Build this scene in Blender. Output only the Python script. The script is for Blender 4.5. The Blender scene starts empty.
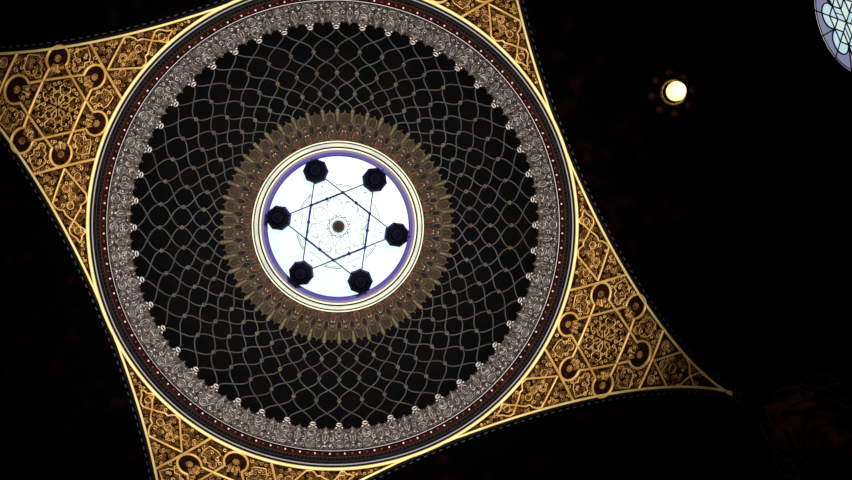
import bpy, math, random
from math import sin, cos, pi, sqrt, radians, atan2, hypot, acos, floor
from mathutils import Vector, Matrix

random.seed(7)
R = 4.5            # radius of the crossing in metres; shapes below are given in units of R
ZC = 1.6           # height of the camera above the floor
HR = 4.14657       # dome springing above camera, units of R
sc = bpy.context.scene
col = sc.collection

# ------------------------------------------------------------------ camera
F_PX = 1010.0
RX, RY, X0, Y0 = 0.01024, -0.07984, -0.03294, -0.01527
PSI = 0.40348 - pi / 4
cx, sx, cy, sy = cos(RX), sin(RX), cos(RY), sin(RY)
ROT = Matrix(((1, 0, 0), (0, cx, -sx), (0, sx, cx))) @ Matrix(((cy, 0, sy), (0, 1, 0), (-sy, 0, cy)))
MW = Matrix(((cos(PSI), sin(PSI), 0), (-sin(PSI), cos(PSI), 0), (0, 0, 1)))
right, down, fwd = MW @ ROT[0], MW @ ROT[1], MW @ ROT[2]
cpos = MW @ Vector((-X0, -Y0, 0))
cam_d = bpy.data.cameras.new('camera')
cam = bpy.data.objects.new('camera', cam_d)
col.objects.link(cam)
m = Matrix.Identity(4)
for i in range(3):
    m[i][0] = right[i]; m[i][1] = -down[i]; m[i][2] = -fwd[i]
m[0][3], m[1][3], m[2][3] = cpos.x * R, cpos.y * R, ZC
cam.matrix_world = m
cam_d.sensor_width = 36
cam_d.lens = F_PX / 852 * 36
cam_d.clip_start = 0.05
cam_d.clip_end = 300
sc.camera = cam

# ------------------------------------------------------------------ world
w = bpy.data.worlds.new('overcast_sky')
sc.world = w
w.use_nodes = True
bg = w.node_tree.nodes['Background']
bg.inputs[0].default_value = (0.77, 1.0, 0.87, 1)
bg.inputs[1].default_value = 1.1

# ------------------------------------------------------------------ lights
def spot(name, loc, target, energy, size, blend, color, rad):
    d = bpy.data.lights.new(name, 'SPOT')
    d.energy = energy; d.spot_size = radians(size); d.spot_blend = blend
    d.color = color; d.shadow_soft_size = rad
    o = bpy.data.objects.new(name, d)
    col.objects.link(o)
    o.location = loc
    v = Vector(target) - Vector(loc)
    o.rotation_euler = v.to_track_quat('-Z', 'Y').to_euler()
    return o
spot('uplight', (0.32 * R, -0.14 * R, 0.35), (0.0, 0.0, ZC + HR * R), 40000, 39.5, 1.0, (1.0, 0.955, 0.90), 0.35)
spot('wide_fill_spot', (-0.1 * R, 0.05 * R, 0.35), (0.0, 0.0, ZC + HR * R), 2300, 56, 0.9, (1.0, 0.86, 0.70), 0.35)  # unseen fill, added so the pendentive tips keep some light

sc.view_settings.view_transform = 'Standard'
sc.view_settings.look = 'None'
sc.view_settings.exposure = 0
sc.view_settings.gamma = 1
sc.view_settings.use_curve_mapping = False

# ------------------------------------------------------------------ materials
def mat(name, c, rough=0.6, metal=0.0, c2=None, scale=6.0, bump=0.0, detail=3, emit=None, lo=0.4, hi=0.6, spec=0.12):
    mt = bpy.data.materials.new(name)
    mt.use_nodes = True
    nt = mt.node_tree
    b = nt.nodes['Principled BSDF']
    b.inputs['Base Color'].default_value = (*c, 1)
    b.inputs['Roughness'].default_value = rough
    b.inputs['Metallic'].default_value = metal
    b.inputs['Specular IOR Level'].default_value = spec
    if c2 or bump:
        tc = nt.nodes.new('ShaderNodeTexCoord')
        nz = nt.nodes.new('ShaderNodeTexNoise')
        nz.inputs['Scale'].default_value = scale
        nz.inputs['Detail'].default_value = detail
        nt.links.new(tc.outputs['Object'], nz.inputs['Vector'])
    if c2:
        cr = nt.nodes.new('ShaderNodeValToRGB')
        cr.color_ramp.elements[0].position = lo
        cr.color_ramp.elements[1].position = hi
        cr.color_ramp.elements[0].color = (*c, 1)
        cr.color_ramp.elements[1].color = (*c2, 1)
        nt.links.new(nz.outputs['Fac'], cr.inputs[0])
        nt.links.new(cr.outputs[0], b.inputs['Base Color'])
    if bump:
        bp = nt.nodes.new('ShaderNodeBump')
        bp.inputs['Strength'].default_value = bump
        nt.links.new(nz.outputs['Fac'], bp.inputs['Height'])
        nt.links.new(bp.outputs[0], b.inputs['Normal'])
    if emit:
        b.inputs['Emission Color'].default_value = (*emit[0], 1)
        b.inputs['Emission Strength'].default_value = emit[1]
    return mt

def glass(name, c):
    mt = bpy.data.materials.new(name)
    mt.use_nodes = True
    nt = mt.node_tree
    nt.nodes.remove(nt.nodes['Principled BSDF'])
    t = nt.nodes.new('ShaderNodeBsdfTransparent')
    g = nt.nodes.new('ShaderNodeBsdfGlossy')
    mx = nt.nodes.new('ShaderNodeMixShader')
    nz = nt.nodes.new('ShaderNodeTexNoise')
    tc = nt.nodes.new('ShaderNodeTexCoord')
    cr = nt.nodes.new('ShaderNodeValToRGB')
    nz.inputs['Scale'].default_value = 7
    nt.links.new(tc.outputs['Object'], nz.inputs['Vector'])
    nt.links.new(nz.outputs['Fac'], cr.inputs[0])
    cr.color_ramp.elements[0].position = 0.35
    cr.color_ramp.elements[1].position = 0.65
    cr.color_ramp.elements[0].color = (c[0] * 0.96, c[1] * 0.98, c[2] * 0.96, 1)
    cr.color_ramp.elements[1].color = (*c, 1)
    nt.links.new(cr.outputs[0], t.inputs['Color'])
    g.inputs['Roughness'].default_value = 0.3
    g.inputs['Color'].default_value = (0.3, 0.3, 0.3, 1)
    mx.inputs[0].default_value = 0.03
    nt.links.new(t.outputs[0], mx.inputs[1]); nt.links.new(g.outputs[0], mx.inputs[2])
    nt.links.new(mx.outputs[0], nt.nodes['Material Output'].inputs[0])
    return mt

M = {}
M['gold'] = mat('bright_gilding', (0.80, 0.50, 0.16), 0.42, 0.2, (0.62, 0.34, 0.09), 2.5)
M['gold_border'] = mat('pale_gilded_border', (0.94, 0.76, 0.33), 0.45, 0.15, (0.86, 0.62, 0.24), 2.0)
M['gold_dim'] = mat('old_gilding', (0.38, 0.19, 0.055), 0.5, 0.1, (0.10, 0.042, 0.012), 6.0)
M['brown_ground'] = mat('dark_umber_plaster', (0.062, 0.027, 0.008), 0.85, 0, (0.007, 0.0028, 0.0010), 13.0, detail=5, spec=0.0, lo=.36, hi=.56)
M['maroon'] = mat('maroon_medallion_paint', (0.010, 0.0035, 0.002), 0.9, 0, (0.022, 0.007, 0.003), 9, spec=0.0)
M['dome_black'] = mat('blue_black_dome_paint', (0.0026, 0.0026, 0.0032), 0.9, 0, (0.0036, 0.0034, 0.0034), 1.5, spec=0.0)
M['lattice'] = mat('grey_lattice_paint', (0.070, 0.067, 0.061), 0.6, 0.0, (0.046, 0.044, 0.043), 1.5, spec=0.05)
M['rosette_olive'] = mat('olive_gold_rosette', (0.13, 0.11, 0.07), 0.5, 0.1)
M['rosette_grey'] = mat('grey_rosette', (0.085, 0.082, 0.076), 0.5, 0.1)
M['rosette_red'] = mat('russet_rosette', (0.11, 0.068, 0.048), 0.5, 0.1)
M['frieze_ground'] = mat('grey_brown_lace_ground', (0.19, 0.155, 0.135), 0.75, 0, (0.035, 0.026, 0.026), 16.0, detail=5, spec=0.0)
M['lace'] = mat('silver_grey_lace_relief', (0.62, 0.58, 0.55), 0.5, 0.1, (0.17, 0.14, 0.13), 9)
M['lace_disc'] = mat('warm_grey_cartouche', (0.20, 0.18, 0.16), 0.7, 0, (0.12, 0.10, 0.09), 9, spec=0.0)
M['pearl'] = mat('white_pearl_boss', (0.72, 0.60, 0.58), 0.4)
M['silver_bead'] = mat('lilac_white_moulding', (0.60, 0.57, 0.60), 0.5)
M['silver_outer'] = mat('lilac_grey_outer_moulding', (0.30, 0.28, 0.31), 0.5)
M['red_band'] = mat('oxblood_band', (0.030, 0.0055, 0.0035), 0.9, 0, (0.011, 0.0030, 0.0025), 6, spec=0.0)
M['black'] = mat('black_groove', (0.004, 0.004, 0.005), 0.9, spec=0.1)
M['slate'] = mat('slate_band', (0.0070, 0.0058, 0.0062), 0.9, 0, (0.0045, 0.0038, 0.0042), 5, spec=0.0)
M['tiny_grey'] = mat('grey_beading', (0.034, 0.032, 0.030), 0.6)
M['cusp_ground'] = mat('umber_cusp_ground', (0.0390, 0.0256, 0.0148), 0.75, 0, (0.0187, 0.0120, 0.0081), 8, detail=5)
M['cusp_line'] = mat('tan_cusp_outline', (0.1326, 0.1040, 0.0629), 0.6, 0, (0.0546, 0.0400, 0.0259), 5)
M['cusp_red'] = mat('brick_red_petal', (0.0702, 0.0208, 0.0126), 0.7, 0, (0.0390, 0.0192, 0.0118), 5)
M['cusp_dark'] = mat('plum_black_cell', (0.0109, 0.0072, 0.0074), 0.8)
M['cusp_leaf'] = mat('russet_brown_leaf', (0.0390, 0.0208, 0.0118), 0.7, 0, (0.0218, 0.0168, 0.0096), 3)
M['cusp_gold'] = mat('olive_gilt_stem', (0.1326, 0.1080, 0.0555), 0.6, 0, (0.0780, 0.0640, 0.0370), 6)
M['cream'] = mat('cream_moulding', (0.80, 0.76, 0.52), 0.5)
M['pearl_grey'] = mat('pale_grey_moulding', (0.56, 0.60, 0.50), 0.5, 0, (0.42, 0.43, 0.44), 1.2)
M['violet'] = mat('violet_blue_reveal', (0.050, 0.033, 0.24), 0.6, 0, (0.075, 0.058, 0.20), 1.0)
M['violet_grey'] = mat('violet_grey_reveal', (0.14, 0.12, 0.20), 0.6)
M['lead'] = mat('blue_grey_lead', (0.10, 0.12, 0.22), 0.6)
M['lead_black'] = mat('black_lead', (0.006, 0.006, 0.012), 0.6)
M['iron_blue'] = mat('indigo_bloom_iron', (0.018, 0.011, 0.12), 0.6, 0.0)  # iron of bars and chains; violet-blue also carries bloom fringe on lantern roofs
M['iron_dark'] = mat('blackened_lantern_iron', (0.003, 0.003, 0.009), 0.7, 0.0, spec=0.05)
M['umber'] = mat('umber_boss', (0.035, 0.018, 0.010), 0.6)
M['vault'] = mat('shade_toned_stencilled_vault', (0.0008, 0.0006, 0.0006), 0.95, 0, (0.0040, 0.0011, 0.0008), 3.0, detail=5, lo=0.55, hi=0.70, spec=0.0)  # near-black base puts the unlit darkness of the arms into the colour
M['wall'] = mat('shade_toned_stencilled_wall', (0.0008, 0.0006, 0.0006), 0.95, 0, (0.0030, 0.0012, 0.0009), 2.0, detail=5, lo=0.5, hi=0.7, spec=0.0)  # same shade in the base colour, under a faint stencil pattern
M['wall_red'] = mat('dusky_red_stone', (0.20, 0.065, 0.042), 0.9, 0, (0.03, 0.011, 0.008), 5, spec=0.0, detail=5)
M['wall_line'] = mat('dusky_buff_moulding', (0.06, 0.032, 0.024), 0.9, spec=0.0)
M['floor'] = mat('dark_oak_floor', (0.05, 0.03, 0.02), 0.5, 0, (0.03, 0.018, 0.012), 1)
M['dentil'] = mat('smoke_grey_dentil', (0.030, 0.030, 0.036), 0.7, spec=0.1)
M['brass'] = mat('pierced_brass', (0.75, 0.48, 0.16), 0.4, 0.4, (0.25, 0.14, 0.04), 40, lo=0.45, hi=0.55)
M['brass_dark'] = mat('blackened_brass', (0.005, 0.003, 0.002), 0.8, 0.0, spec=0.0)
M['petal'] = mat('tarnished_brass_leaf', (0.02, 0.008, 0.004), 0.6, 0.1)
M['globe'] = mat('lit_frosted_globe', (0.9, 0.8, 0.6), 0.4, emit=((1.0, 0.80, 0.42), 1.25))
M['glass_clear'] = glass('frosted_skylight_glass', (1.0, 1.0, 1.0))
M['glass_white'] = glass('blue_white_glass', (0.66, 0.70, 0.88))
M['glass_pale'] = glass('pale_yellow_glass', (0.84, 0.77, 0.84))
M['glass_lilac'] = glass('lilac_glass', (0.27, 0.21, 0.41))

# ------------------------------------------------------------------ mesh builder (units of R)
class MB:
    def __init__(s):
        s.v = []; s.f = []; s.mi = []; s.mats = []; s.cur = 0
    def use(s, name):
        if name not in s.mats: s.mats.append(name)
        s.cur = s.mats.index(name)
        return s
    def face(s, idx):
        s.f.append(idx); s.mi.append(s.cur)
    def poly(s, pts):
        b = len(s.v); s.v += [tuple(p) for p in pts]
        s.face(list(range(b, b + len(pts))))
    def grid(s, rows, closed=False):
        b = len(s.v); n = len(rows[0])
        for r in rows: s.v += [tuple(p) for p in r]
        for i in range(len(rows) - 1):
            for j in range(n if closed else n - 1):
                k = (j + 1) % n
                s.face([b + i * n + j, b + i * n + k, b + (i + 1) * n + k, b + (i + 1) * n + j])
    def strip(s, pts, nrm, hw, h, closed=False, taper=False):
        """raised band along a line of points lying on a surface with normals"""
        rows = []; n = len(pts)
        for i in range(n):
            a = pts[(i - 1) % n] if (closed or i > 0) else pts[i]
            c = pts[(i + 1) % n] if (closed or i < n - 1) else pts[i]
            t = (c - a)
            if t.length < 1e-9: t = Vector((1, 0, 0))
            sd = t.cross(nrm[i]).normalized()
            k = 1.0
            if taper: k = 0.45 + 0.75 * sin(pi * (i + 0.5) / n)
            p = pts[i]; N = nrm[i]
            rows.append([p - sd * hw * k, p - sd * hw * k * 0.6 + N * h, p + sd * hw * k * 0.6 + N * h, p + sd * hw * k])
        if closed: rows.append(rows[0])
        s.grid(rows)
    def tube(s, pts, r, n=6):
        rows = []; up = Vector((0.013, 0.02, 1)).normalized()
        for i, p in enumerate(pts):
            a = pts[max(i - 1, 0)]; c = pts[min(i + 1, len(pts) - 1)]
            t = (c - a).normalized()
            u = up if abs(t.dot(up)) < 0.95 else Vector((1, 0.1, 0))
            x = t.cross(u).normalized(); y = t.cross(x)
            rr = r[i] if isinstance(r, (list, tuple)) else r
            rows.append([p + (x * cos(2 * pi * k / n) + y * sin(2 * pi * k / n)) * rr for k in range(n)])
        s.grid(rows, True)
        b = len(s.v); s.v += [tuple(q) for q in rows[0]] + [tuple(q) for q in rows[-1]]
        s.face(list(range(b, b + n))); s.face(list(range(b + n, b + 2 * n)))
    def lathe(s, prof, n=24, c=(0, 0, 0), a0=0.0):
        rows = [[(c[0] + r * cos(a0 + 2 * pi * k / n), c[1] + r * sin(a0 + 2 * pi * k / n), c[2] + z) for k in range(n)] for r, z in prof]
        s.grid(rows, True)
    def dome_dot(s, p, N, r, h, n=8):
        """little raised boss on a surface"""
        x = N.orthogonal().normalized(); y = N.cross(x)
        rows = []
        for rr, hh in ((1, 0), (0.8, 0.6), (0.4, 0.95), (0.02, 1)):
            rows.append([p + (x * cos(2 * pi * k / n) + y * sin(2 * pi * k / n)) * r * rr + N * h * hh for k in range(n)])
        s.grid(rows, True)
    def box(s, a, b):
        x0, y0, z0 = a; x1, y1, z1 = b
        i = len(s.v)
        s.v += [(x0, y0, z0), (x1, y0, z0), (x1, y1, z0), (x0, y1, z0), (x0, y0, z1), (x1, y0, z1), (x1, y1, z1), (x0, y1, z1)]
        for q in ((0, 3, 2, 1), (4, 5, 6, 7), (0, 1, 5, 4), (1, 2, 6, 5), (2, 3, 7, 6), (3, 0, 4, 7)):
            s.face([i + k for k in q])
    def build(s, name, parent=None, smooth=True, origin=(0, 0, 0)):
        me = bpy.data.meshes.new(name)
        ox, oy, oz = origin
        me.from_pydata([((x - ox) * R, (y - oy) * R, (z - oz) * R) for x, y, z in s.v], [], s.f)
        for k in s.mats: me.materials.append(M[k])
        me.polygons.foreach_set('material_index', s.mi)
        me.polygons.foreach_set('use_smooth', [smooth] * len(s.f))
        me.update()
        o = bpy.data.objects.new(name, me)
        col.objects.link(o)
        if parent: o.parent = parent
        return o

def wpos(p):                       # units of R above the camera -> metres
    return (p[0] * R, p[1] * R, p[2] * R + ZC)
def tag(o, label=None, cat=None, group=None, kind=None):
    if label: o['label'] = label
    if cat: o['category'] = cat
    if group: o['group'] = group
    if kind: o['kind'] = kind
    return o
def empty(name, p=(0, 0, 0), rz=0.0):
    o = bpy.data.objects.new(name, None)
    col.objects.link(o)
    o.location = wpos(p); o.rotation_euler = (0, 0, rz); o.empty_display_size = 0.2
    return o
def copy_tree(o, parent=None):
    c = o.copy(); col.objects.link(c)
    if parent: c.parent = parent
    for ch in list(o.children): copy_tree(ch, c)
    return c
def place(o, p):
    o.location = wpos(p); return o
V = Vector

# ================================================================== setting
FL = -ZC / R
ARM = 1.8
SPR = HR - 1.0
# floor
b = MB().use('floor')
b.box((-ARM - .05, -ARM - .05, -0.05), (ARM + .05, ARM + .05, 0))
place(tag(b.build('floor', smooth=False), kind='structure'), (0, 0, FL))
DIRS = ['east', 'south', 'west', 'north']
def rot2(x, y, k):
    for _ in range(k): x, y = -y, x
    return x, y
# arms: side walls, barrel vault, end wall
WZ, WR = 3.2, 0.187                 # rose window centre and radius (east arm)
for k in range(4):
    r = lambda x, y, z: (*rot2(x, y, k), z)
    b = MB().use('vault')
    rows = []
    nseg = 48
    for x in (1.0, ARM + .02):
        rows.append([r(x, -cos(pi * i / nseg), SPR + sin(pi * i / nseg)) for i in range(nseg + 1)])
    b.grid(rows)
    rows2 = [[r(x, -1.04 * cos(pi * i / nseg), SPR + 1.04 * sin(pi * i / nseg)) for i in range(nseg + 1)] for x in (ARM + .02, 1.0)]
    b.grid(rows2)
    place(tag(b.build('ceiling'), 'barrel vault with its unlit darkness put into the colour', kind='structure'), (0, 0, 0))
    # side walls of the arm
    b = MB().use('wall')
    for s in (-1, 1):
        x0_, x1_ = 1.0, ARM
        q = [(x0_, s * 1.0, FL), (x1_, s * 1.0, FL), (x1_, s * 1.0, SPR), (x0_, s * 1.0, SPR)]
        b.poly([r(*p) for p in q])
    place(tag(b.build('wall_arm_side_' + DIRS[k], smooth=False), kind='structure'), (0, 0, 0))
    # end wall, with a round hole in the east one
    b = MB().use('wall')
    if k == 0:
        n = 96
        inner = [(WR * sin(2 * pi * i / n), WZ + WR * cos(2 * pi * i / n)) for i in range(n)]
        outer = []
        for i in range(n):
            a = 2 * pi * i / n
            dx, dz = sin(a), cos(a)
            # ray from the window centre to the wall outline
            tx = 1e9
            if abs(dx) > 1e-9: tx = 1.0 / abs(dx)
            if dz < -1e-9: tx = min(tx, (WZ - FL) / -dz)
            y_, z_ = tx * dx, WZ + tx * dz
            if z_ > SPR:            # clip to the semicircle
                zc = WZ - SPR
                bq = dz * zc; cq = zc * zc - 1
                t = -bq + sqrt(bq * bq - cq)
                y_, z_ = t * dx, WZ + t * dz
            outer.append((y_, z_))
        b.grid([[(ARM, y, z) for y, z in inner], [(ARM, y, z) for y, z in outer]], True)
        b.poly([(ARM, -1, FL), (ARM, outer[n // 2][0] - 0, FL), (ARM, 1, FL), (ARM, 1, FL - .01), (ARM, -1, FL - .01)])
        b.grid([[(ARM, y, z) for y, z in inner], [(ARM + .004, y, z) for y, z in inner]], True)
        # corner fillers below
        for s in (-1, 1):
            i0 = [o for o in outer if o[0] * s > 0 and abs(o[1] - FL) < 1e-6]
            if i0:
                ym = max(i0, key=lambda o: o[0] * s)[0]
                on = [o for o in outer if abs(o[0] - s) < 1e-6]
                zm = min(on, key=lambda o: o[1])[1]
                b.poly([(ARM, ym, FL), (ARM, s, FL), (ARM, s, zm)])
    else:
        pts = [r(ARM, 1, FL), r(ARM, -1, FL)] + [r(ARM, -cos(pi * i / nseg), SPR + sin(pi * i / nseg)) for i in range(nseg + 1)]
        b.poly(pts)
    place(tag(b.build('wall_' + DIRS[k], smooth=False), kind='structure'), (0, 0, 0))
    # arch edge: roll and dentils just outside the gilded border
    b = MB().use('black')
    P = []; N = []
    for i in range(121):
        a = pi * i / 120
        P.append(V(r(1.006, -cos(a), SPR + sin(a)))); N.append(V(r(0, cos(a), -sin(a))))
    b.strip(P, N, .005, .004)
    b.use('dentil')
    nd = 94
    for i in range(nd):
        a = pi * (i + .5) / nd
        for da, hw in ((0, 1),):
            p0 = V(r(1.018, -cos(a - .0075), SPR + sin(a - .0075))); p1 = V(r(1.018, -cos(a + .0075), SPR + sin(a + .0075)))
            nn = V(r(0, cos(a), -sin(a)))
            b.strip([p0, p1], [nn, nn], .0030, .004)
    place(tag(b.build('trim_%d' % (k + 1)), 'dark arch edge with a row of small grey dentils', kind='structure'), (0, 0, 0))

# ================================================================== corner piers: engaged columns, capitals
def make_pier(k):
    t = empty('corner_column', (0, 0, FL), k * pi / 2)
    h = SPR - FL
    cxy = 1.012
    b = MB().use('wall_red')
    b.lathe([(.045, 0), (.045, .04), (.034, .06), (.030, .12), (.028, h - .55)], 16, (cxy, cxy, 0))
    b.build('shaft', t)
    b = MB().use('wall_red')
    for i in range(4):                    # stepped capital in blocks
        z = h - .55 + i * .06; s = .034 + i * .007
        b.box((cxy - s, cxy - s, z), (cxy + s, cxy + s, z + .05))
        b.use('wall_line'); b.box((cxy - s - .004, cxy - s - .004, z + .05), (cxy + s + .004, cxy + s + .004, z + .058)); b.use('wall_red')
    b.build('capital', t, smooth=False)
    for s in (0, 1):                      # little horseshoe arch panels either side of the corner
        b = MB().use('wall_red')
        def pt(u, z, d): return V((1.0 + u, 1.0 - d, z)) if s == 0 else V((1.0 - d, 1.0 + u, z))
        nn = V((0, -1, 0)) if s == 0 else V((-1, 0, 0))
        for j in range(2):
            for zz in (h - .19, h - .42):
                c = .095 + j * .10
                arc = [pt(c + .042 * cos(a), zz + .05 + .042 * sin(a) * 1.15, .002) for a in [radians(-35 + 250 * q / 18) for q in range(19)]]
                arc = [pt(c + .03, zz - .05, .002)] + arc + [pt(c - .03, zz - .05, .002)]
                b.use('wall_line'); b.strip(arc, [nn] * len(arc), .004, .005)
                b.use('wall_red'); b.strip([pt(c - .035, zz - .062, .002), pt(c + .035, zz - .062, .002)], [nn, nn], .008, .008)
        b.use('wall_line')
        b.strip([pt(.03, h - .512, .002), pt(.75, h - .512, .002)], [nn, nn], .007, .014)
        b.build('blind_arcade', t)
    return t
PIERL = ['dusky red corner column just below the point of the right-hand gilded pendentive']
tag(make_pier(0), PIERL[0], 'column')

# ================================================================== dome
RHO = 0.9285
def dsurf(th, az, off=0.0):
    r = (RHO - off)
    return V((r * cos(th) * cos(az), r * cos(th) * sin(az), r * sin(th)))
def dnorm(th, az): return V((-cos(th) * cos(az), -cos(th) * sin(az), -sin(th)))
def th_of(rimg):                    # elevation angle on the shell at which the ring of this apparent radius lies
    lo, hi = 0.0, 1.25
    for _ in range(50):
        mid = (lo + hi) / 2
        if RHO * cos(mid) / (HR + RHO * sin(mid)) * F_PX > rimg: lo = mid
        else: hi = mid
    return lo
NA = 48
DA = 2 * pi / NA
dome = tag(empty('dome', (0, 0, HR), radians(-1.0)), 'great blue-black round dome with grey wavy net pattern, open at its centre', 'dome')
b = MB().use('dome_black')
ths = [th_of(226) + (th_of(85.5) - th_of(226)) * i / 40 for i in range(41)]
b.grid([[dsurf(t, 2 * pi * j / 192) for j in range(192)] for t in ths], True)
b.grid([[dsurf(t, 2 * pi * j / 192, -.03) for j in range(192)] for t in reversed(ths)], True)
b.build('shell', dome)
# lattice
RIM = [199.5, 175.2, 153.5, 133.5, 116.0]
def row_th(v):
    v = max(0, min(3.9999, v)); i = int(v); f = v - i
    # smooth interpolation between rows
    def g(j):
        if j < 0: return 2 * RIM[0] - RIM[1]
        if j > 4: return 2 * RIM[4] - RIM[3]
        return RIM[j]
    p0, p1, p2, p3 = g(i - 1), g(i), g(i + 1), g(i + 2)
    rr = 0.5 * ((2 * p1) + (-p0 + p2) * f + (2 * p0 - 5 * p1 + 4 * p2 - p3) * f * f + (-p0 + 3 * p1 - 3 * p2 + p3) * f ** 3)
    return th_of(rr)
SUB = 10
VT = [row_th(i / SUB) for i in range(4 * SUB + 1)]
b = MB().use('lattice')
for sgn in (-1, 1):
    for n in range(NA):
        P = []; N = []
        for i in range(4 * SUB + 1):
            v = i / SUB
            u = n + sgn * (v - 0.80 * sin(2 * pi * v) / (2 * pi))
            P.append(dsurf(VT[i], u * DA, .0015)); N.append(dnorm(VT[i], u * DA))
        b.strip(P, N, .0027, .003)
b.build('lattice', dome)
def rosette_into(b, p, N, r, mt):
    b.use(mt)
    x = N.orthogonal().normalized(); y = N.cross(x)
    ring = [p + (x * cos(2 * pi * i / 12) + y * sin(2 * pi * i / 12)) * r for i in range(12)]
    b.strip(ring, [N] * 12, r * .3, r * .4, closed=True)
    b.dome_dot(p, N, r * .42, r * .3, 8)
# one rosette mesh per tint, placed on the net
rb = {}
tints = ['rosette_grey', 'rosette_grey', 'rosette_olive', 'rosette_grey', 'rosette_red', 'rosette_olive']
for mt in set(tints):
    b = MB(); rosette_into(b, V((0, 0, 0)), V((0, 0, 1)), .0078, mt)
    b.use('dome_black'); b.lathe([(.0078, -.002), (.0078, .001), (.0001, .001)], 12)
    rb[mt] = b
first = {}
rest = MB()
cnt = 0
for row in (1, 2, 3):
    th = th_of(RIM[row])
    for n in range(NA):
        az = n * DA
        mt = tints[(n * 7 + row * 5 + (n * n) % 5) % 6]
        N = dnorm(th, az); p = dsurf(th, az, .004)
        if cnt < 100:
            if mt not in first:
                o = rb[mt].build('rosette', dome); first[mt] = o
            else:
                o = first[mt].copy(); col.objects.link(o); o.parent = dome
            o.rotation_mode = 'QUATERNION'
            o.rotation_quaternion = N.to_track_quat('Z', 'Y')
            o.location = p * R
            cnt += 1
        else:
            rosette_into(rest, p, N, .0078, mt)
tag(rest.build('rosette', dome), kind='stuff')

# frieze
T0, T1 = th_of(225.3), th_of(200)
FH = T1 - T0
def fs(s, h, n, off=.006):          # s in sectors, h 0..1 across the frieze
    return dsurf(T0 + h * FH, (n + s) * DA, off)
def fn(s, h, n): return dnorm(T0 + h * FH, (n + s) * DA)
b = MB().use('frieze_ground')
edge = [(0, .99), (.06, .98), (.11, .95), (.18, .93), (.22, .86), (.30, .90), (.36, .85), (.40, .90), (.45, .91), (.5, .98), (.55, .91), (.60, .90), (.64, .85), (.70, .90), (.78, .86), (.82, .93), (.89, .95), (.94, .98)]
top = [(n + s, h) for n in range(NA) for s, h in edge]
for j0 in range(3):
    pass
rows = []
for f in (0, .33, .66, 1):
    rows.append([fs(s, h * f, 0, .004) for s, h in top])
b.grid(rows, True)
rows = [[fs(s, h, 0, .004) for s, h in top], [fs(s, h, 0, 0) for s, h in top]]
b.grid(rows, True)
def fline(b, pts, n, hw, h=.003, closed=False, off=.0045, taper=False):
    b.strip([fs(s, q, n, off) for s, q in pts], [fn(s, q, n) for s, q in pts], hw, h, closed, taper)
def curl(c, r0, turns, a0, sgn, asp):
    out = []
    for i in range(11):
        f = i / 10
        rr = r0 * (1 - .8 * f); a = a0 + sgn * turns * 2 * pi * f
        out.append((c[0] + rr * cos(a) * asp, c[1] + rr * sin(a)))
    return out
ASP = 0.95
rr_ = random.Random(3)
for n in range(NA):
    # cartouche
    b.use('lace_disc')
    ring = [(.15 * cos(a), .30 + .17 * sin(a)) for a in [2 * pi * i / 14 for i in range(14)]]
    b.poly([fs(s, q, n, .0055) for s, q in ring])
    b.use('lace')
    fline(b, ring, n, .0020, closed=True)
    fline(b, [(-.09, .30), (0, .40), (.09, .30), (0, .20), (-.09, .30)], n, .0012)
    for s in (-1, 1):
        fline(b, [(s * x, y) for x, y in ((0, .52), (.08, .56), (.15, .66), (.12, .78), (.05, .82), (0, .92))], n, .0018, taper=True)
        fline(b, [(s * x, y) for x, y in curl((.27, .52), .10, 1.1, 2.2, 1, ASP)], n, .0016)
        fline(b, [(s * x, y) for x, y in curl((.30, .22), .09, 1.1, -2.2, -1, ASP)], n, .0016)
        fline(b, [(s * x, y) for x, y in curl((.07, .66), .06, .9, 0, 1, ASP)], n, .0014)
        fline(b, [(s * x, y) for x, y in ((.17, .32), (.23, .40), (.20, .62), (.28, .72))], n, .0016, taper=True)
        fline(b, [(s * x, y) for x, y in ((.38, .05), (.42, .18), (.50, .26))], n, .0018, taper=True)
        fline(b, [(s * x, y) for x, y in ((.50, .38), (.42, .48), (.40, .62), (.45, .74), (.5, .88))], n, .0018, taper=True)
        b.use('black')
        b.poly([fs(s * x, y, n, .0052) for x, y in ((.14, .06), (.25, .03), (.22, .11))])
        b.poly([fs(s * x, y, n, .0052) for x, y in ((.38, .34), (.40, .44), (.33, .38))])
        b.use('lace')
    fline(b, [(0, .50), (0, .60)], n, .0018)
    fline(b, [(.5, .46), (.5, .80)], n, .0022, taper=True)
    for s, q, r in ((.5, .58, .0030), (.5, .36, .0042), (.5, .20, .0032), (0, .64, .0026), (.22, .12, .002), (-.24, .66, .0022), (.27, .80, .0022)):
        b.use('pearl' if rr_.random() < .55 else 'lace')
        b.dome_dot(fs(s, q, n, .005), fn(s, q, n), r * rr_.uniform(.7, 1.1), .004)
b.build('lace_frieze', dome)
# crest rings with two pearls, one per sector
b = MB().use('lace')
p0 = fs(0, 1.02, 0, .004); N0 = fn(0, 1.02, 0)
x = V((0, 1, 0)); y = N0.cross(x)
ring = [p0 + (x * cos(2 * pi * i / 14) + y * sin(2 * pi * i / 14)) * .0115 for i in range(14)]
b.strip(ring, [N0] * 14, .0026, .004, closed=True)
b.use('cusp_ground'); b.dome_dot(p0, N0, .009, .002)
b.use('pearl')
for s in (-1, 1): b.dome_dot(fs(s * .115, .93, 0, .004), fn(s * .115, .93, 0), .0042, .004)
crest = b.build('crest_ring', dome)
for n in range(1, NA):
    c = crest.copy(); col.objects.link(c); c.parent = dome; c.rotation_euler = (0, 0, n * DA)

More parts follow.
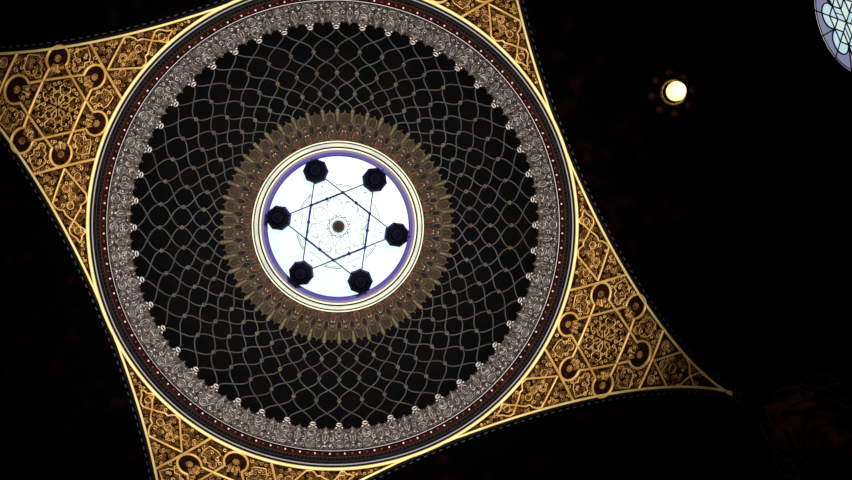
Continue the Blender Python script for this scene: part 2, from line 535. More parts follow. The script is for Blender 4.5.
# cusped band round the opening
C0, C1 = th_of(85.5), th_of(116.5)
def rt(rimg): return th_of(rimg)
RT = {q / 2: th_of(q / 2) for q in range(2 * 84, 2 * 120)}
def cs(s, rimg, n, off=.005):
    return dsurf(RT[round(rimg * 2) / 2], (n + s) * DA, off)
def cn(s, rimg, n): return dnorm(RT[round(rimg * 2) / 2], (n + s) * DA)
b = MB().use('cusp_ground')
edge = [(0, 117.5), (.09, 117), (.15, 116), (.18, 114), (.22, 112.5), (.27, 113), (.36, 113.5), (.42, 112.5), (.46, 115), (.5, 116.5), (.54, 115), (.58, 112.5), (.64, 113.5), (.73, 113), (.78, 112.5), (.82, 114), (.85, 116), (.91, 117)]
top = [(n + s, q) for n in range(NA) for s, q in edge]
b.grid([[cs(s, 85.5, 0, .003) for s, q in top], [cs(s, 96, 0, .003) for s, q in top], [cs(s, q, 0, .003) for s, q in top], [cs(s, q, 0, 0) for s, q in top]], True)
def cline(pts, n, hw, closed=False, h=.002):
    b.strip([cs(s, q, n, .004) for s, q in pts], [cn(s, q, n) for s, q in pts], hw, h, closed)
def cpoly(pts, n, off=.0042):
    b.poly([cs(s, q, n, off) for s, q in pts])
for n in range(NA):
    b.use('cusp_red')
    cpoly([(.5, 87), (.68, 87.5), (.78, 90), (.66, 94), (.5, 96.5), (.34, 94), (.22, 90), (.32, 87.5)], n)
    b.use('cusp_dark')
    cpoly([(0, 94), (.17, 96.5), (.21, 100), (.17, 103.5), (0, 106), (-.17, 103.5), (-.21, 100), (-.17, 96.5)], n)
    b.use('cusp_leaf')
    cpoly([(.5, 103), (.66, 104), (.75, 107.5), (.73, 111), (.64, 112.5), (.56, 111.5), (.5, 114), (.44, 111.5), (.36, 112.5), (.27, 111), (.25, 107.5), (.34, 104)], n)
    b.use('cusp_line')
    cline([(0, 94), (.17, 96.5), (.21, 100), (.17, 103.5), (0, 106), (-.17, 103.5), (-.21, 100), (-.17, 96.5)], n, .0018, True)
    cline([(.5, 87), (.68, 87.5), (.78, 90), (.66, 94), (.5, 96.5), (.34, 94), (.22, 90), (.32, 87.5)], n, .0017, True)
    cline([(.22, 105), (.22, 110), (.29, 112.5), (.36, 113.5), (.42, 112.5), (.5, 116.5), (.58, 112.5), (.64, 113.5), (.71, 112.5), (.78, 110), (.78, 105)], n, .0016)
    cline([(.36, 98), (.28, 103), (.5, 104.5), (.72, 103), (.64, 98)], n, .0016)
    cline([(-.08, 88), (0, 92), (.08, 88)], n, .0015)
    b.use('cusp_gold')
    b.dome_dot(cs(.5, 100, n, .004), cn(.5, 100, n), .0078, .003, 10)
    cline([(0, 106), (0, 109), (0, 112), (0, 117)], n, .0066)
    b.use('cusp_line'); b.dome_dot(cs(0, 110, n, .006), cn(0, 110, n), .0045, .003, 8); b.use('cusp_gold')
    b.dome_dot(cs(0, 116, n, .004), cn(0, 116, n), .0085, .004, 10)
    b.use('cream')
    b.dome_dot(cs(.62, 95.5, n, .004), cn(.62, 95.5, n), .0022, .003, 6)
    if n % 3 == 0: b.dome_dot(cs(.38, 95.5, n, .004), cn(.38, 95.5, n), .0022, .003, 6)
b.build('cusped_border', dome)

# ================================================================== springing cornice
corn = tag(empty('cornice', (0, 0, HR)), 'round dark red and slate cornice ring studded with pearls at the foot of the dome', 'cornice')
def ring_strip(b, r, z, hw, h, n=240, tilt=0.0):
    P = [V((r * cos(2 * pi * i / n), r * sin(2 * pi * i / n), z)) for i in range(n)]
    N = [V((-sin(tilt) * p.x / r, -sin(tilt) * p.y / r, -cos(tilt))) for p in P]
    b.strip(P, N, hw, h, closed=True)
def rz(r):                          # soffit height of the cornice at radius r
    return (0.978 - r) / 0.05 * 0.03
b = MB().use('black')  # recess painted near-black to stand for the shadow in it
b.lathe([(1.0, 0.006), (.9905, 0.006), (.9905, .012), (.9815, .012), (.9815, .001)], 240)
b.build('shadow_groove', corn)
b = MB().use('silver_outer'); ring_strip(b, .9790, .0005, .0026, .004, tilt=.2); b.build('outer_bead', corn)
b = MB().use('slate')
b.lathe([(.9815, .001), (.976, .0015), (.951, rz(.951))], 240)
b.use('tiny_grey')
for i in range(384):
    a = 2 * pi * i / 384
    b.dome_dot(V((.9585 * cos(a), .9585 * sin(a), rz(.9585))), V((0, 0, -1)), .0030, .003, 6)
ring_strip(b, .966, rz(.966), .0009, .002)
ring_strip(b, .952, rz(.952), .0009, .002)
b.build('slate_band', corn)
b = MB().use('red_band')
b.lathe([(.951, rz(.951)), (.930, rz(.930))], 240)
b.use('tiny_grey')
for i in range(96):
    a = 2 * pi * (i + .5) / 96 + radians(1.25)
    b.use('rosette_red'); b.dome_dot(V((.940 * cos(a), .940 * sin(a), rz(.94))), V((0, 0, -1)), .0040, .003, 6)
b.build('red_band', corn)
b = MB().use('silver_bead'); ring_strip(b, .9285, .029, .0035, .005, tilt=.5)
b.build('inner_bead', corn)
b = MB().use('pearl'); b.dome_dot(V((.9395, 0, rz(.9395))), V((0, 0, -1)), .0042, .005, 8)
st = b.build('pearl_stud', corn)
PH = radians(1.25)
st.rotation_euler = (0, 0, PH)
for i in range(1, 96):
    c = st.copy(); col.objects.link(c); c.parent = corn; c.rotation_euler = (0, 0, PH + 2 * pi * i / 96)

# ================================================================== ring of the lantern opening and its skylight
ZL = HR + .83
lan = tag(empty('lantern_ring', (0, 0, ZL)), 'cream, grey and violet moulded ring framing the round skylight in the dome crown', 'moulded ring')
b = MB().use('cream'); ring_strip(b, .4180, .001, .0038, .006, 144); b.build('outer_moulding', lan)
b = MB().use('black'); b.lathe([(.424, .004), (.409, .004), (.3775, .008), (.3775, .03)], 144); b.build('groove', lan)
b = MB().use('pearl_grey')
for r_, hw in ((.4035, .0058), (.3955, .0040)): ring_strip(b, r_, .004, hw, .009, 144)
b.build('broad_moulding', lan)
b = MB().use('cream'); ring_strip(b, .3805, .006, .0042, .007, 144); b.build('inner_moulding', lan)
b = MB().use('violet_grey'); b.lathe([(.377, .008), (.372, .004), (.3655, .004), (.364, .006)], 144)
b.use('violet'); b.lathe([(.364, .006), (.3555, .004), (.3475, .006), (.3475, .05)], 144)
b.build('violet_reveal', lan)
# skylight
win = tag(empty('window_1', (0, 0, ZL + .03)), 'bright round skylight with faint rosette leading at the crown of the dome', kind='structure')
b = MB().use('glass_clear')
n = 96
b.grid([[(.0001 * cos(2 * pi * i / n), .0001 * sin(2 * pi * i / n), .0) for i in range(n)], [(.352 * cos(2 * pi * i / n), .352 * sin(2 * pi * i / n), .0) for i in range(n)]], True)
b.build('glass', win, smooth=False)
b = MB().use('lead')
D = V((0, 0, -1))
def flat(pts, hw, closed=False, h=.001):
    P = [V((x, y, -.001)) for x, y in pts]
    b.strip(P, [D] * len(P), hw * 2.1, h, closed)
def cpts(r, a0, a1, n=24, c=(0, 0)): return [(c[0] + r * cos(a0 + (a1 - a0) * i / n), c[1] + r * sin(a0 + (a1 - a0) * i / n)) for i in range(n + 1)]
PX = .004928
flat(cpts(9.5 * PX, 0, 2 * pi, 48), .0009, True)
flat(cpts(7 * PX, 0, 2 * pi, 48), .0006, True)
for k in range(12):
    a = 2 * pi * k / 12
    ca = (cos(a) * 9 * PX, sin(a) * 9 * PX)
    flat(cpts(2.2 * PX, a - 1.6, a + 1.6, 8, ca), .0008)
for k in range(8):
    a = 2 * pi * k / 8 + .2
    flat([(cos(a) * 10 * PX, sin(a) * 10 * PX), (cos(a) * 33 * PX, sin(a) * 33 * PX)], .0004)
    # petals
    for s in (-1, 1):
        P = []
        for i in range(13):
            f = i / 12; r_ = (11 + 20 * f) * PX; aa = a + s * (.34 * sin(pi * min(1, f * 1.05)) ** .8)
            P.append((cos(aa) * r_, sin(aa) * r_))
        flat(P, .00055)
    for s in (-1, 1):
        c_ = (cos(a + s * .2) * 25 * PX, sin(a + s * .2) * 25 * PX)
        flat(cpts(2.6 * PX, a, a + s * 4.5, 9, c_), .0006)
for k in range(6):
    a = pi / 6 + k * pi / 3
    flat(cpts(42 * PX, a + radians(18), a + radians(42), 12), .0009)
    flat(cpts(40.5 * PX, a + radians(18), a + radians(42), 12), .0006)
    cxk, cyk = cos(a) * 43 * PX, sin(a) * 43 * PX
    b.dome_dot(V((cxk, cyk, -.001)), D, .0042, .002, 8)
    tx, ty = -sin(a), cos(a)
    c1 = (cos(a) * 37 * PX, sin(a) * 37 * PX)
    flat([(c1[0] - tx * 8 * PX, c1[1] - ty * 8 * PX), (c1[0] + tx * 8 * PX, c1[1] + ty * 8 * PX)], .0006)
b.build('leading', win)
b = MB().use('umber'); b.lathe([(.0215, 0), (.0205, -.012), (.0001, -.022)], 24)
b.use('tiny_grey'); b.lathe([(.031, 0), (.030, -.004), (.0215, -.004)], 24)
tag(b.build('boss', win), 'dark umber boss with a pale collar')

# ================================================================== six lanterns and the star frame
ZS = HR + .5
LR = .274
def make_lantern():
    t = empty('octagonal_lantern')
    b = MB().use('iron_dark')
    b.lathe([(.030, -.05), (.050, -.018), (.054, .005), (.050, .05), (.0001, .06)], 8, a0=pi / 8)
    b.build('body', t, smooth=False)
    b = MB().use('iron_dark')
    for i in range(8):
        a = pi / 8 + i * pi / 4; d = V((cos(a), sin(a), 0)); u = V((0, 0, 1))
        b.tube([d * .031 + u * -.05, d * .051 + u * -.018, d * .0555 + u * .005, d * .051 + u * .05], .0018, 5)
    b.build('ribs', t)
    b = MB().use('iron_blue')
    outer = []
    for i in range(16):
        a = pi / 8 + i * pi / 8
        outer.append(.0600 if i % 2 == 0 else .0550)
    b.grid([[V((outer[i] * cos(pi / 8 + i * pi / 8), outer[i] * sin(pi / 8 + i * pi / 8), .048)) for i in range(16)],
            [V((outer[i] * .95 * cos(pi / 8 + i * pi / 8), outer[i] * .95 * sin(pi / 8 + i * pi / 8), .056)) for i in range(16)],
            [V((.03 * cos(pi / 8 + i * pi / 8), .03 * sin(pi / 8 + i * pi / 8), .085)) for i in range(16)],
            [V((.004 * cos(i), .004 * sin(i), .12)) for i in range(16)]], True)
    b.grid([[V((outer[i] * cos(pi / 8 + i * pi / 8), outer[i] * sin(pi / 8 + i * pi / 8), .048)) for i in range(16)],
            [V((.045 * cos(pi / 8 + i * pi / 8), .045 * sin(pi / 8 + i * pi / 8), .046)) for i in range(16)]], True)
    b.build('roof', t, smooth=False)
    b = MB().use('iron_dark')
    b.lathe([(.0001, -.085), (.008, -.078), (.010, -.07), (.006, -.062), (.020, -.056), (.031, -.05), (.0001, -.046)], 12)
    b.build('finial', t)
    b = MB().use('iron_blue')     # hanging chain up to the ring
    p0 = V((0, 0, .118)); p1 = V((.360 - LR, 0, ZL - ZS + .004))
    nl = 14
    for i in range(nl):
        a_ = p0.lerp(p1, i / nl); c_ = p0.lerp(p1, (i + 1) / nl)
        d = (c_ - a_).normalized(); side = d.cross(V((0, 1, 0)) if i % 2 else V((1, 0, 0.3))).normalized()
        mid = (a_ + c_) / 2; hl = (c_ - a_).length * .58
        lk = [mid + d * cos(q) * hl + side * sin(q) * .0042 for q in [2 * pi * j / 8 for j in range(9)]]
        b.tube(lk, .0012, 4)
    b.build('chain', t)
    return t
LL = ['dark octagonal lantern at the top of the star, slightly left', 'dark octagonal lantern at upper right of the star',
      'dark octagonal lantern at right of the star, almost touching the violet rim', 'dark octagonal lantern at bottom of the star, right of centre',
      'dark octagonal lantern at lower left of the star', 'dark octagonal lantern at far left of the star, nearest the left rim']
angs = [-90, -30, 30, 90, 150, 210]
proto = make_lantern()
for i, a in enumerate(angs):
    o = proto if i == 0 else copy_tree(proto)
    o.location = wpos((LR * cos(radians(a)), LR * sin(radians(a)), ZS))
    o.rotation_euler = (0, 0, radians(a))
    tag(o, LL[i], 'lantern', 'hanging lanterns at the six points of the star')
star = tag(empty('star_frame', (0, 0, ZS)), 'thin indigo iron six-pointed star joining the hanging lanterns', 'star frame')
pts = [V((cos(radians(a)) * LR, sin(radians(a)) * LR, .052)) for a in angs]
for i in range(6):
    A, B = pts[i], pts[(i + 2) % 6]
    d = (B - A).normalized()
    L = (B - A).length
    off = V((0, 0, .004 * (1 if i % 2 else -1)))
    b = MB().use('iron_blue')
    a1, b1 = A + d * .056 + off, B - d * .056 + off
    b.tube([a1, A.lerp(B, 1 / 3) + off, A.lerp(B, 2 / 3) + off, b1], .0028, 6)
    b.tube([A.lerp(B, 1 / 3) + off, A.lerp(B, 2 / 3) + off], .0045, 6)
    bar = b.build('bar', star)
    for f in (1 / 3, .5, .40, .60):
        if f in (.40, .60): rr0 = .0056
        else: rr0 = .0082
        b = MB().use('iron_blue')
        c_ = A.lerp(B, f) + off
        b.lathe([(.0001, -rr0), (rr0 * .8, -rr0 * .6), (rr0, 0), (rr0 * .8, rr0 * .6), (.0001, rr0)], 10, c_)
        b.build('knot', bar)

# ================================================================== pendentives
E0 = radians(22)
S2 = sqrt(2)
def psurf(p, q, off=0.0):           # gnomonic pattern coordinates -> point on the pendentive (local: x' along the diagonal, z from sphere centre)
    x = cos(E0) - q * sin(E0); z = sin(E0) + q * cos(E0); y = p
    v = V((x, y, z)).normalized() * (S2 - off)
    return v
def pn(p, q): return -psurf(p, q).normalized()
C45 = cos(pi / 4)
def margins(p, q):
    v = psurf(p, q)
    return min(1 - v.z, 1 - (v.x * C45 + v.y * C45), 1 - (v.x * C45 - v.y * C45))
def to_pq(v):
    X, Y, Z = v
    w_ = X * cos(E0) + Z * sin(E0)
    return Y / w_, (-X * sin(E0) + Z * cos(E0)) / w_
def inside(p, q, m=.006): return margins(p, q) > m

pend = empty('pendentive')
def amax(el):
    c = 1 / (S2 * cos(el)); c = min(1, c)
    return pi / 4 - acos(c)
def sph(el, al, off=0):
    r = S2 - off
    return V((r * cos(el) * cos(al), r * cos(el) * sin(al), r * sin(el)))
b = MB().use('brown_ground')
rows = []
for i in range(61):
    el = pi / 4 * (1 - (1 - i / 60) ** 1.0)
    am = amax(el)
    rows.append([sph(el, am * (j / 20 - 1)) for j in range(41)])
b.grid(rows)
b.grid([[p * 1.02 for p in r_] for r_ in rows])
field = b
# border
b = MB().use('gold_border')
el_ = [pi / 4 * (i / 90) for i in range(91)]
for s in (-1, 1):
    P = []; N = []
    for el in el_:
        am = amax(el)
        p = sph(el, s * am)
        # step inwards from the arch edge
        P.append(p); N.append(-p.normalized())
    Q = []
    for i, p in enumerate(P):
        t = (P[min(i + 1, 90)] - P[max(i - 1, 0)]).normalized()
        inn = N[i].cross(t) * (1 if s < 0 else -1)
        if inn.dot(V((0, -s, 0))) < 0: inn = -inn
        Q.append(p + inn * .0052)
    b.strip(Q[5:], N[5:], .0045, .006)
P = [V((.9965 * cos(-pi / 4 + pi / 2 * i / 80), .9965 * sin(-pi / 4 + pi / 2 * i / 80), .999)) for i in range(81)]
b.strip(P, [V((-.3 * p.x, -.3 * p.y, -.95)).normalized() for p in P], .0066, .007)
b.build('gilded_border', pend)
# strapwork
SC = (0.0, .2345); CR = .1465
straps = []                         # polylines kept for the arabesque to avoid
def pline(b, pts, hw, h=.004, closed=False, taper=False, step=.012, keep=True, off=0.0):
    out = []
    for i in range(len(pts) - 1):
        (x0_, y0_), (x1_, y1_) = pts[i], pts[i + 1]
        m_ = max(1, int(hypot(x1_ - x0_, y1_ - y0_) / step))
        out += [(x0_ + (x1_ - x0_) * j / m_, y0_ + (y1_ - y0_) * j / m_) for j in range(m_)]
    out.append(pts[-1])
    if keep: straps.append(out)
    P = [psurf(*q, off) for q in out]
    b.strip(P, [pn(*q) for q in out], hw, h, closed, taper)
def arc(c, r, a0, a1, n=22): return [(c[0] + r * cos(a0 + (a1 - a0) * i / n), c[1] + r * sin(a0 + (a1 - a0) * i / n)) for i in range(n + 1)]
b = MB().use('gold')
MC = []
jaws = []
RKS = [.0375, .0365, .0352, .0385, .0352, .0365]
CRS = [.1475, .1410, .1398, .1470, .1398, .1410]
RK = .0375
for k in range(6):
    a = radians(90 + 60 * k); RK = RKS[k]; CR = CRS[k]
    c = (SC[0] + CR * cos(a), SC[1] + CR * sin(a))
    MC.append((c, a))
    ain = a + pi
    J = radians(46)
    pline(b, arc(c, RK, ain + J, ain + 2 * pi - J, 26), .0050, .006)
    jaws.append(((c[0] + RK * cos(ain + J), c[1] + RK * sin(ain + J)), (c[0] + RK * cos(ain - J), c[1] + RK * sin(ain - J))))
for k in range(6):
    A = jaws[k][0]; B = jaws[(k + 4) % 6][1]; B2 = jaws[(k + 2) % 6][1]
    # choose the partner giving the edge that passes near the star's flank
    best = min((B, B2, jaws[(k + 2) % 6][0], jaws[(k + 4) % 6][0]), key=lambda q: abs(hypot((A[0] + q[0]) / 2 - SC[0], (A[1] + q[1]) / 2 - SC[1]) - .0845))
    pline(b, [A, best], .0046, .006)
def to_edge(p0, p1):                # run a chord outwards until it meets the border
    x, y = p1; dx, dy = p1[0] - p0[0], p1[1] - p0[1]; L = hypot(dx, dy); dx /= L; dy /= L
    for _ in range(200):
        if not inside(x, y, .004): break
        x += dx * .001; y += dy * .001
    while not inside(x, y, .004): x -= dx * .001; y -= dy * .001
    return x, y
for s in (-1, 1):
    mid = (s * .1525, .33)
    e1 = to_edge(mid, (s * .115, .4025)); e2 = to_edge(mid, (s * .19, .2576))
    pline(b, [e1, mid, e2], .0052, .007)
    ap = (s * .159, .334)
    A1, A2 = (s * .2165, .438), (s * .2715, .328)
    pline(b, [ap, A1], .0042); pline(b, [ap, A2], .0042)
    pline(b, [(s * x, y) for x, y in ((.2165, .438), (.236, .446), (.247, .440), (.257, .430), (.268, .434), (.282, .428), (.296, .424), (.3115, .421))], .0034, taper=False, step=.004)
    pline(b, [(s * x, y) for x, y in ((.2715, .328), (.281, .342), (.286, .360), (.284, .374), (.296, .384), (.304, .400), (.3115, .421))], .0034, step=.004)
    pline(b, [(s * x, y) for x, y in ((.3115, .421), (.322, .440), (.330, .458), (.334, .472), (.345, .474), (.357, .466), (.370, .468), (.382, .464))], .0034, step=.004)
    pline(b, [(s * x, y) for x, y in ((.3115, .421), (.328, .414), (.342, .412), (.354, .418), (.361, .430), (.368, .448), (.382, .464))], .0034, step=.004)
e1 = to_edge((0, .037), (.06, .037))
pline(b, [(-e1[0], e1[1]), e1], .0046, .006)
for s in (-1, 1):
    ap = (0, .030); e = to_edge(ap, (s * .045, -.05))
    pline(b, [ap, e], .0040)
    pline(b, [e, (s * .044, -.086), (s * .034, -.092), (s * .029, -.106), (s * .014, -.116), (0, -.129), (-s * .009, -.146), (-s * .020, -.162)], .0028, step=.004)
b.build('strapwork', pend)
strap_pts = [(x, y) for st_ in straps for x, y in st_]
# denser copy for distance tests
dense = []
for st_ in straps:
    for i in range(len(st_) - 1):
        for j in range(3):
            f = j / 3; dense.append((st_[i][0] + (st_[i + 1][0] - st_[i][0]) * f, st_[i][1] + (st_[i + 1][1] - st_[i][1]) * f))
cell = {}
for x, y in dense: cell.setdefault((floor(x / .02), floor(y / .02)), []).append((x, y))
def clear(p, q, r):
    i, j = floor(p / .02), floor(q / .02)
    for di in (-1, 0, 1):
        for dj in (-1, 0, 1):
            for x, y in cell.get((i + di, j + dj), ()):
                if hypot(x - p, y - q) < r: return False
    return True
def in_medal(p, q, r=.040): return any(hypot(p - c[0], q - c[1]) < r for c, a in MC)

# arabesque, painted and modelled on the field
b = field
rr_ = random.Random(11)
def sline(pts, hw, mt, h=.0025):
    b.use(mt)
    for s in (1, -1):
        Q = [(s * x, y) for x, y in pts]
        run = []
        for q in Q:
            if inside(*q, .008): run.append(q)
            else:
                if len(run) > 1: b.strip([psurf(*t, .0005) for t in run], [pn(*t) for t in run], hw, h, taper=True)
                run = []
        if len(run) > 1: b.strip([psurf(*t, .0005) for t in run], [pn(*t) for t in run], hw, h, taper=True)
def spiral(c, r, a0, sg, turns=1.15, n=10):
    return [(c[0] + r * (1 - .78 * i / n) * cos(a0 + sg * turns * 2 * pi * i / n), c[1] + r * (1 - .78 * i / n) * sin(a0 + sg * turns * 2 * pi * i / n)) for i in range(n + 1)]
def leaf(c, a, L):
    n = 6; s_ = rr_.uniform(-.5, .5)
    return [(c[0] + L * (i / n - .5) * cos(a + s_ * i / n), c[1] + L * (i / n - .5) * sin(a + s_ * i / n)) for i in range(n + 1)]
g = .0155
j = 0
y = -.30
while y < .60:
    x = g * .5 + (g * .5 if j % 2 else 0)
    while x < .62:
        p = x + rr_.uniform(-.25, .25) * g; q = y + rr_.uniform(-.25, .25) * g
        if p > .003 and inside(p, q, .011) and not in_medal(p, q) and hypot(p - SC[0], q - SC[1]) > .088:
            if clear(p, q, .0075):
                r_ = rr_.uniform(.0055, .0085)
                mt = 'gold' if rr_.random() < .30 else 'gold_dim'
                a0 = rr_.uniform(0, 2 * pi); sg = rr_.choice((-1, 1))
                sline(spiral((p, q), r_, a0, sg), rr_.uniform(.0011, .0018), mt)
                if rr_.random() < .5: sline(leaf((p + r_ * cos(a0), q + r_ * sin(a0)), a0 + pi / 2, .013), .0019, 'gold_dim')
            elif clear(p, q, .0045):
                sline(leaf((p, q), rr_.uniform(0, pi), .008), .0014, 'gold_dim')
        x += g
    y += g * .86; j += 1
# peacock drops in the V fields
for c, a in (((.212, .362), 2.7), ((.232, .392), 2.5), ((.17, .39), 2.0), ((.235, .300), 2.9), ((.0, -.005), 1.57), ((.0, -.045), 1.57), ((.052, .012), .8), ((.345, .444), 0), ((.262, .395), 2.6)):
    for s_ in ((.016, 'gold', .0016), (.009, 'gold_dim', .0022)):
        pts = []
        for i in range(15):
            t_ = 2 * pi * i / 14; rr0 = s_[0] * (1 - .35 * cos(t_))
            pts.append((c[0] + rr0 * .75 * cos(t_ + a), c[1] + rr0 * .75 * sin(t_ + a)))
        sline(pts, s_[2], s_[1])
# cartouche outlines between the medallions (cusped leaves)
for k in range(6):
    a = radians(60 + 60 * k)
    if k in (1, 4): pass
    base = (SC[0] + .128 * cos(a), SC[1] + .128 * sin(a))
    for s in (-1, 1):
        P = []
        for (u, v_) in ((-.020, 0), (-.012, .012), (-.002, .010), (.006, .022), (.018, .018), (.026, .030), (.040, .024), (.052, .010), (.060, 0)):
            P.append((base[0] + u * cos(a) - s * v_ * sin(a), base[1] + u * sin(a) + s * v_ * cos(a)))
        b.use('gold')
        run = []
        for q in P:
            if inside(*q, .008): run.append(q)
        if len(run) > 1: b.strip([psurf(*t, .0005) for t in run], [pn(*t) for t in run], .0022, .003)
b.build('field', pend)
# scroll roundel within the star
b = MB()
def rline(pts, hw, mt, h=.003):
    b.use(mt); b.strip([psurf(*t, .0005) for t in pts], [pn(*t) for t in pts], hw, h, taper=True)
for k in range(12):
    a = 2 * pi * k / 12
    for s in (-1, 1):
        def pol(r, da): return (SC[0] + r * cos(a + s * da), SC[1] + r * sin(a + s * da))
        if k % 2 == 0:
            rline([pol(.006, .1), pol(.016, .28), pol(.026, .30), pol(.034, .10), pol(.040, 0)], .0015, 'gold')
            rline([pol(.034, .12), pol(.046, .30), pol(.058, .34), pol(.066, .2), pol(.060, .06)], .0018, 'gold')
            rline([pol(.066, .18), pol(.075, .24), pol(.080, .12), pol(.086, 0)], .0017, 'gold_dim')
        c_ = pol(.046, .13)
        rline(spiral(c_, .0075, a, s), .0014, 'gold' if k % 2 else 'gold_dim')
        c_ = pol(.068, .10)
        rline(spiral(c_, .0065, a + 2, -s), .0014, 'gold' if k % 2 else 'gold_dim')
    c_ = (SC[0] + .026 * cos(a + .26), SC[1] + .026 * sin(a + .26))
    rline(spiral(c_, .006, a, 1), .0013, 'gold_dim')
for k in range(6):
    a = 2 * pi * k / 6
    b.use('gold'); c_ = (SC[0] + .014 * cos(a), SC[1] + .014 * sin(a))
    b.dome_dot(psurf(*c_), pn(*c_), .0032, .003, 6)
b.build('scroll_roundel', pend)
# medallions
for c, a in MC:
    N = pn(*c); p = psurf(*c); RK = RKS[[q[0] for q in MC].index(c)]
    b = MB().use('maroon')
    ring = arc(c, RK - .003, 0, 2 * pi, 28)[:-1]
    b.poly([psurf(x, y, .001) for x, y in ring])
    md = b.build('medallion', pend)
    b = MB().use('gold_dim')
    b.dome_dot(psurf(*c, .0015), N, .0105, .005, 10)
    for k in range(8):
        aa = 2 * pi * k / 8
        q = (c[0] + .0085 * cos(aa), c[1] + .0085 * sin(aa))
        b.dome_dot(psurf(*q, .0015), N, .0045, .003, 6)
    b.build('boss', md)
    b = MB()
    ai = a + pi
    for k in range(7):
        aa = ai + radians(-45 + 15 * k)
        q0 = (c[0] + .017 * cos(aa), c[1] + .017 * sin(aa)); q1 = (c[0] + .040 * cos(ai + (aa - ai) * .8), c[1] + .040 * sin(ai + (aa - ai) * .8))
        mid = ((q0[0] + q1[0]) / 2 + .002 * sin(k * 9), (q0[1] + q1[1]) / 2 + .002 * cos(k * 5))
        b.use('gold_dim' if k != 3 else 'gold')
        b.strip([psurf(*t, .002) for t in (q0, mid, q1)], [pn(*t) for t in (q0, mid, q1)], .0026, .003, taper=True)
    for k in range(3):
        q = (c[0] + (.030 + .006 * (k == 1)) * cos(ai + radians(-24 + 24 * k)), c[1] + (.030 + .006 * (k == 1)) * sin(ai + radians(-24 + 24 * k)))
        b.use('gold'); b.strip([psurf(*t, .002) for t in spiral(q, .006, k, 1)], [pn(*t) for t in spiral(q, .006, k, 1)], .0012, .004)
    b.build('plume', md)
PL = ['gilded star pendentive at the right, the only one whole in view, tapering to a point',
      'gilded star pendentive at the bottom left, cut by the lower edge of the photo',
      'gilded star pendentive at the upper left, its point cut by the left edge',
      'gilded pendentive at the top right of the dome, mostly beyond the upper edge']
for k in range(4):
    o = pend if k == 0 else copy_tree(pend)
    o.location = wpos((0, 0, HR - 1)); o.rotation_euler = (0, 0, pi / 4 + k * pi / 2)
    tag(o, PL[k], 'pendentive', 'gilded pendentives around the dome')

# ================================================================== rose window on the east wall
rw = tag(empty('window_2', (ARM, .0, WZ)), 'round leaded window of white and lilac glass at the upper right', kind='structure')
TILT = radians(4)
def wp(r, a, d=0.0):                # a from vertical, towards +y
    return V((.002 + d, r * sin(a + TILT) + .006 * (1 - r / WR) , r * cos(a + TILT)))
NX = V((-1, 0, 0))
def pane(name, pts, mt):
    b = MB().use(mt); b.poly(pts)
    return b.build(name, rw, smooth=False)
a_ = .047
def hexp(i, j):                      # triangular lattice points, basis at angles 30 and 90 degrees from vertical
    y = a_ * (i * sin(radians(30)) + j * sin(radians(90))); z = a_ * (i * cos(radians(30)) + j * cos(radians(90)))
    return V((.002, y + .006, z))
def P6(r, deg): return V((.002, .006 + r * sin(radians(deg) + TILT), r * cos(radians(deg) + TILT)))
lead = MB().use('lead_black')
def lline(pts, hw=.0022, closed=False):
    pts = [p + V((-.001, 0, 0)) for p in pts]
    lead.strip(pts, [NX] * len(pts), hw, .003, closed)
for k in range(6):
    v0 = P6(0, 0); vi = P6(a_, 60 * k + 30); vj = P6(a_, 60 * k - 30); vt = P6(sqrt(3) * a_, 60 * k)
    pane('pane', [v0, vj, vt, vi], 'glass_white' if k % 2 else 'glass_pale')
    lline([v0, vi, vt]); lline([vi, vt]); lline([vj, vt])
    cl = P6(2 * a_, 60 * k + 30); vt2 = P6(sqrt(3) * a_, 60 * k + 60)
    pane('pane', [vi, vt, cl], 'glass_white'); pane('pane', [vi, cl, vt2], 'glass_pale')
    lline([vi, cl]); lline([vt, cl]); lline([cl, vt2])
    m1 = (vi + vt) / 2; m2 = (v0 + vj) / 2
    lline([m1, m2], .0010) if k % 2 else None
    # lobe round the outer corner
    def off(c0, r, deg): return c0 + V((0, r * sin(radians(deg)), r * cos(radians(deg))))
    base = 60 * k + 30 + math.degrees(TILT)
    lob = [off(cl, .045, base - 118 + 236 * i / 18) for i in range(19)]
    pane('pane', [cl] + lob, 'glass_white')
    lline(lob, .0026)
    lline([cl, off(cl, .043, base)], .002)
    lline([off(cl, .043, base), P6(WR, 60 * k + 30)], .002)
    lline([vt, P6(WR, 60 * k)], .0024)
# lilac annulus as the outer field, one pane per half sector
for k in range(12):
    d0, d1 = 30 * k, 30 * k + 30
    outer = [P6(WR - .006, d0 + (d1 - d0) * i / 8) for i in range(9)]
    inner = []
    for i in range(9):
        d = d0 + (d1 - d0) * i / 8
        kk = min(((d - (60 * q + 30)) for q in range(-1, 7)), key=abs)
        # inner limit: lobe circle or the spoke foot
        cr, rr0 = 2 * a_, .043
        s_ = cr * sin(radians(kk)); rad = rr0 ** 2 - s_ * s_
        ri = cr * cos(radians(kk)) + sqrt(rad) if rad > 0 else sqrt(3) * a_ + (abs(kk) < 28) * .008
        inner.append(P6(ri, d))
    pane('pane', [p + V((.0005, 0, 0)) for p in outer + inner[::-1]], 'glass_lilac')
lline([P6(WR - .005, 5 * i) for i in range(72)], .0022, True)
lline([P6(WR - .016, 5 * i) for i in range(72)], .0012, True)
lead.build('leading', rw)
b = MB().use('wall')
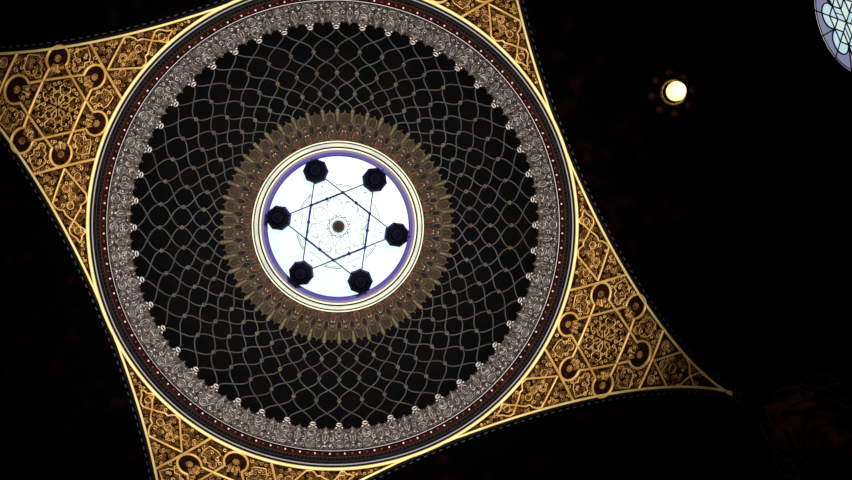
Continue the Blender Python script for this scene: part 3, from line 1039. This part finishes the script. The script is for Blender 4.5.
b.strip([V((-.003, (WR + .006) * sin(radians(5 * i)), (WR + .006) * cos(radians(5 * i)))) for i in range(72)], [NX] * 72, .008, .008, True)
b.build('window_frame', rw)

# ================================================================== ceiling lamp
LX, LY = 1.505, .004
lamp = tag(empty('ceiling_lamp', (LX, LY, HR - .001)), 'small glowing round ceiling lamp in a pierced brass ring on the dark vault', 'lamp')
b = MB().use('brass_dark')
b.lathe([(.072, 0), (.070, -.012), (.058, -.018), (.054, -.006), (.0001, -.004)], 32)
b.build('canopy', lamp)
b = MB().use('brass')
b.lathe([(.054, -.010), (.055, -.030), (.050, -.032), (.046, -.012)], 40)
for i in range(28):
    a = 2 * pi * i / 28
    b.dome_dot(V((.051 * cos(a), .051 * sin(a), -.031)), V((0, 0, -1)), .0035, .003, 6)
for i in range(20):
    a = 2 * pi * i / 20
    b.dome_dot(V((.044 * cos(a), .044 * sin(a), -.008)), V((0, 0, -1)), .003, .002, 6)
b.build('pierced_ring', lamp)
b = MB().use('brass_dark'); b.tube([V((0, 0, -.004)), V((0, 0, -.03))], .012, 10); b.build('stem', lamp)
b = MB().use('globe')
b.lathe([(.012, -.020), (.028, -.026), (.039, -.045), (.041, -.062), (.035, -.083), (.020, -.097), (.0001, -.102)], 32)
tag(b.build('globe', lamp), 'glowing cream globe')
for i in range(8):
    a = 2 * pi * (i + .3) / 8
    b = MB().use('petal')
    c_ = V((.088 * cos(a), .088 * sin(a), -.002)); d = V((cos(a), sin(a), 0)); t_ = V((-sin(a), cos(a), 0))
    rows = []
    for f, wd, hz in ((-1, .004, 0), (-.5, .013, -.008), (.1, .016, -.012), (.6, .010, -.008), (1, .001, 0)):
        rows.append([c_ + d * .018 * f + t_ * wd * s + V((0, 0, hz * (1 - abs(s) * .6))) for s in (-1, -.5, 0, .5, 1)])
    b.grid(rows)
    b.build('leaf', lamp)
pl = bpy.data.lights.new('lamp_glow', 'POINT')
pl.energy = 9; pl.color = (1.0, .62, .28); pl.shadow_soft_size = .1
po = bpy.data.objects.new('lamp_glow', pl); col.objects.link(po)
po.location = (LX * R, LY * R, (HR - .135) * R + ZC)
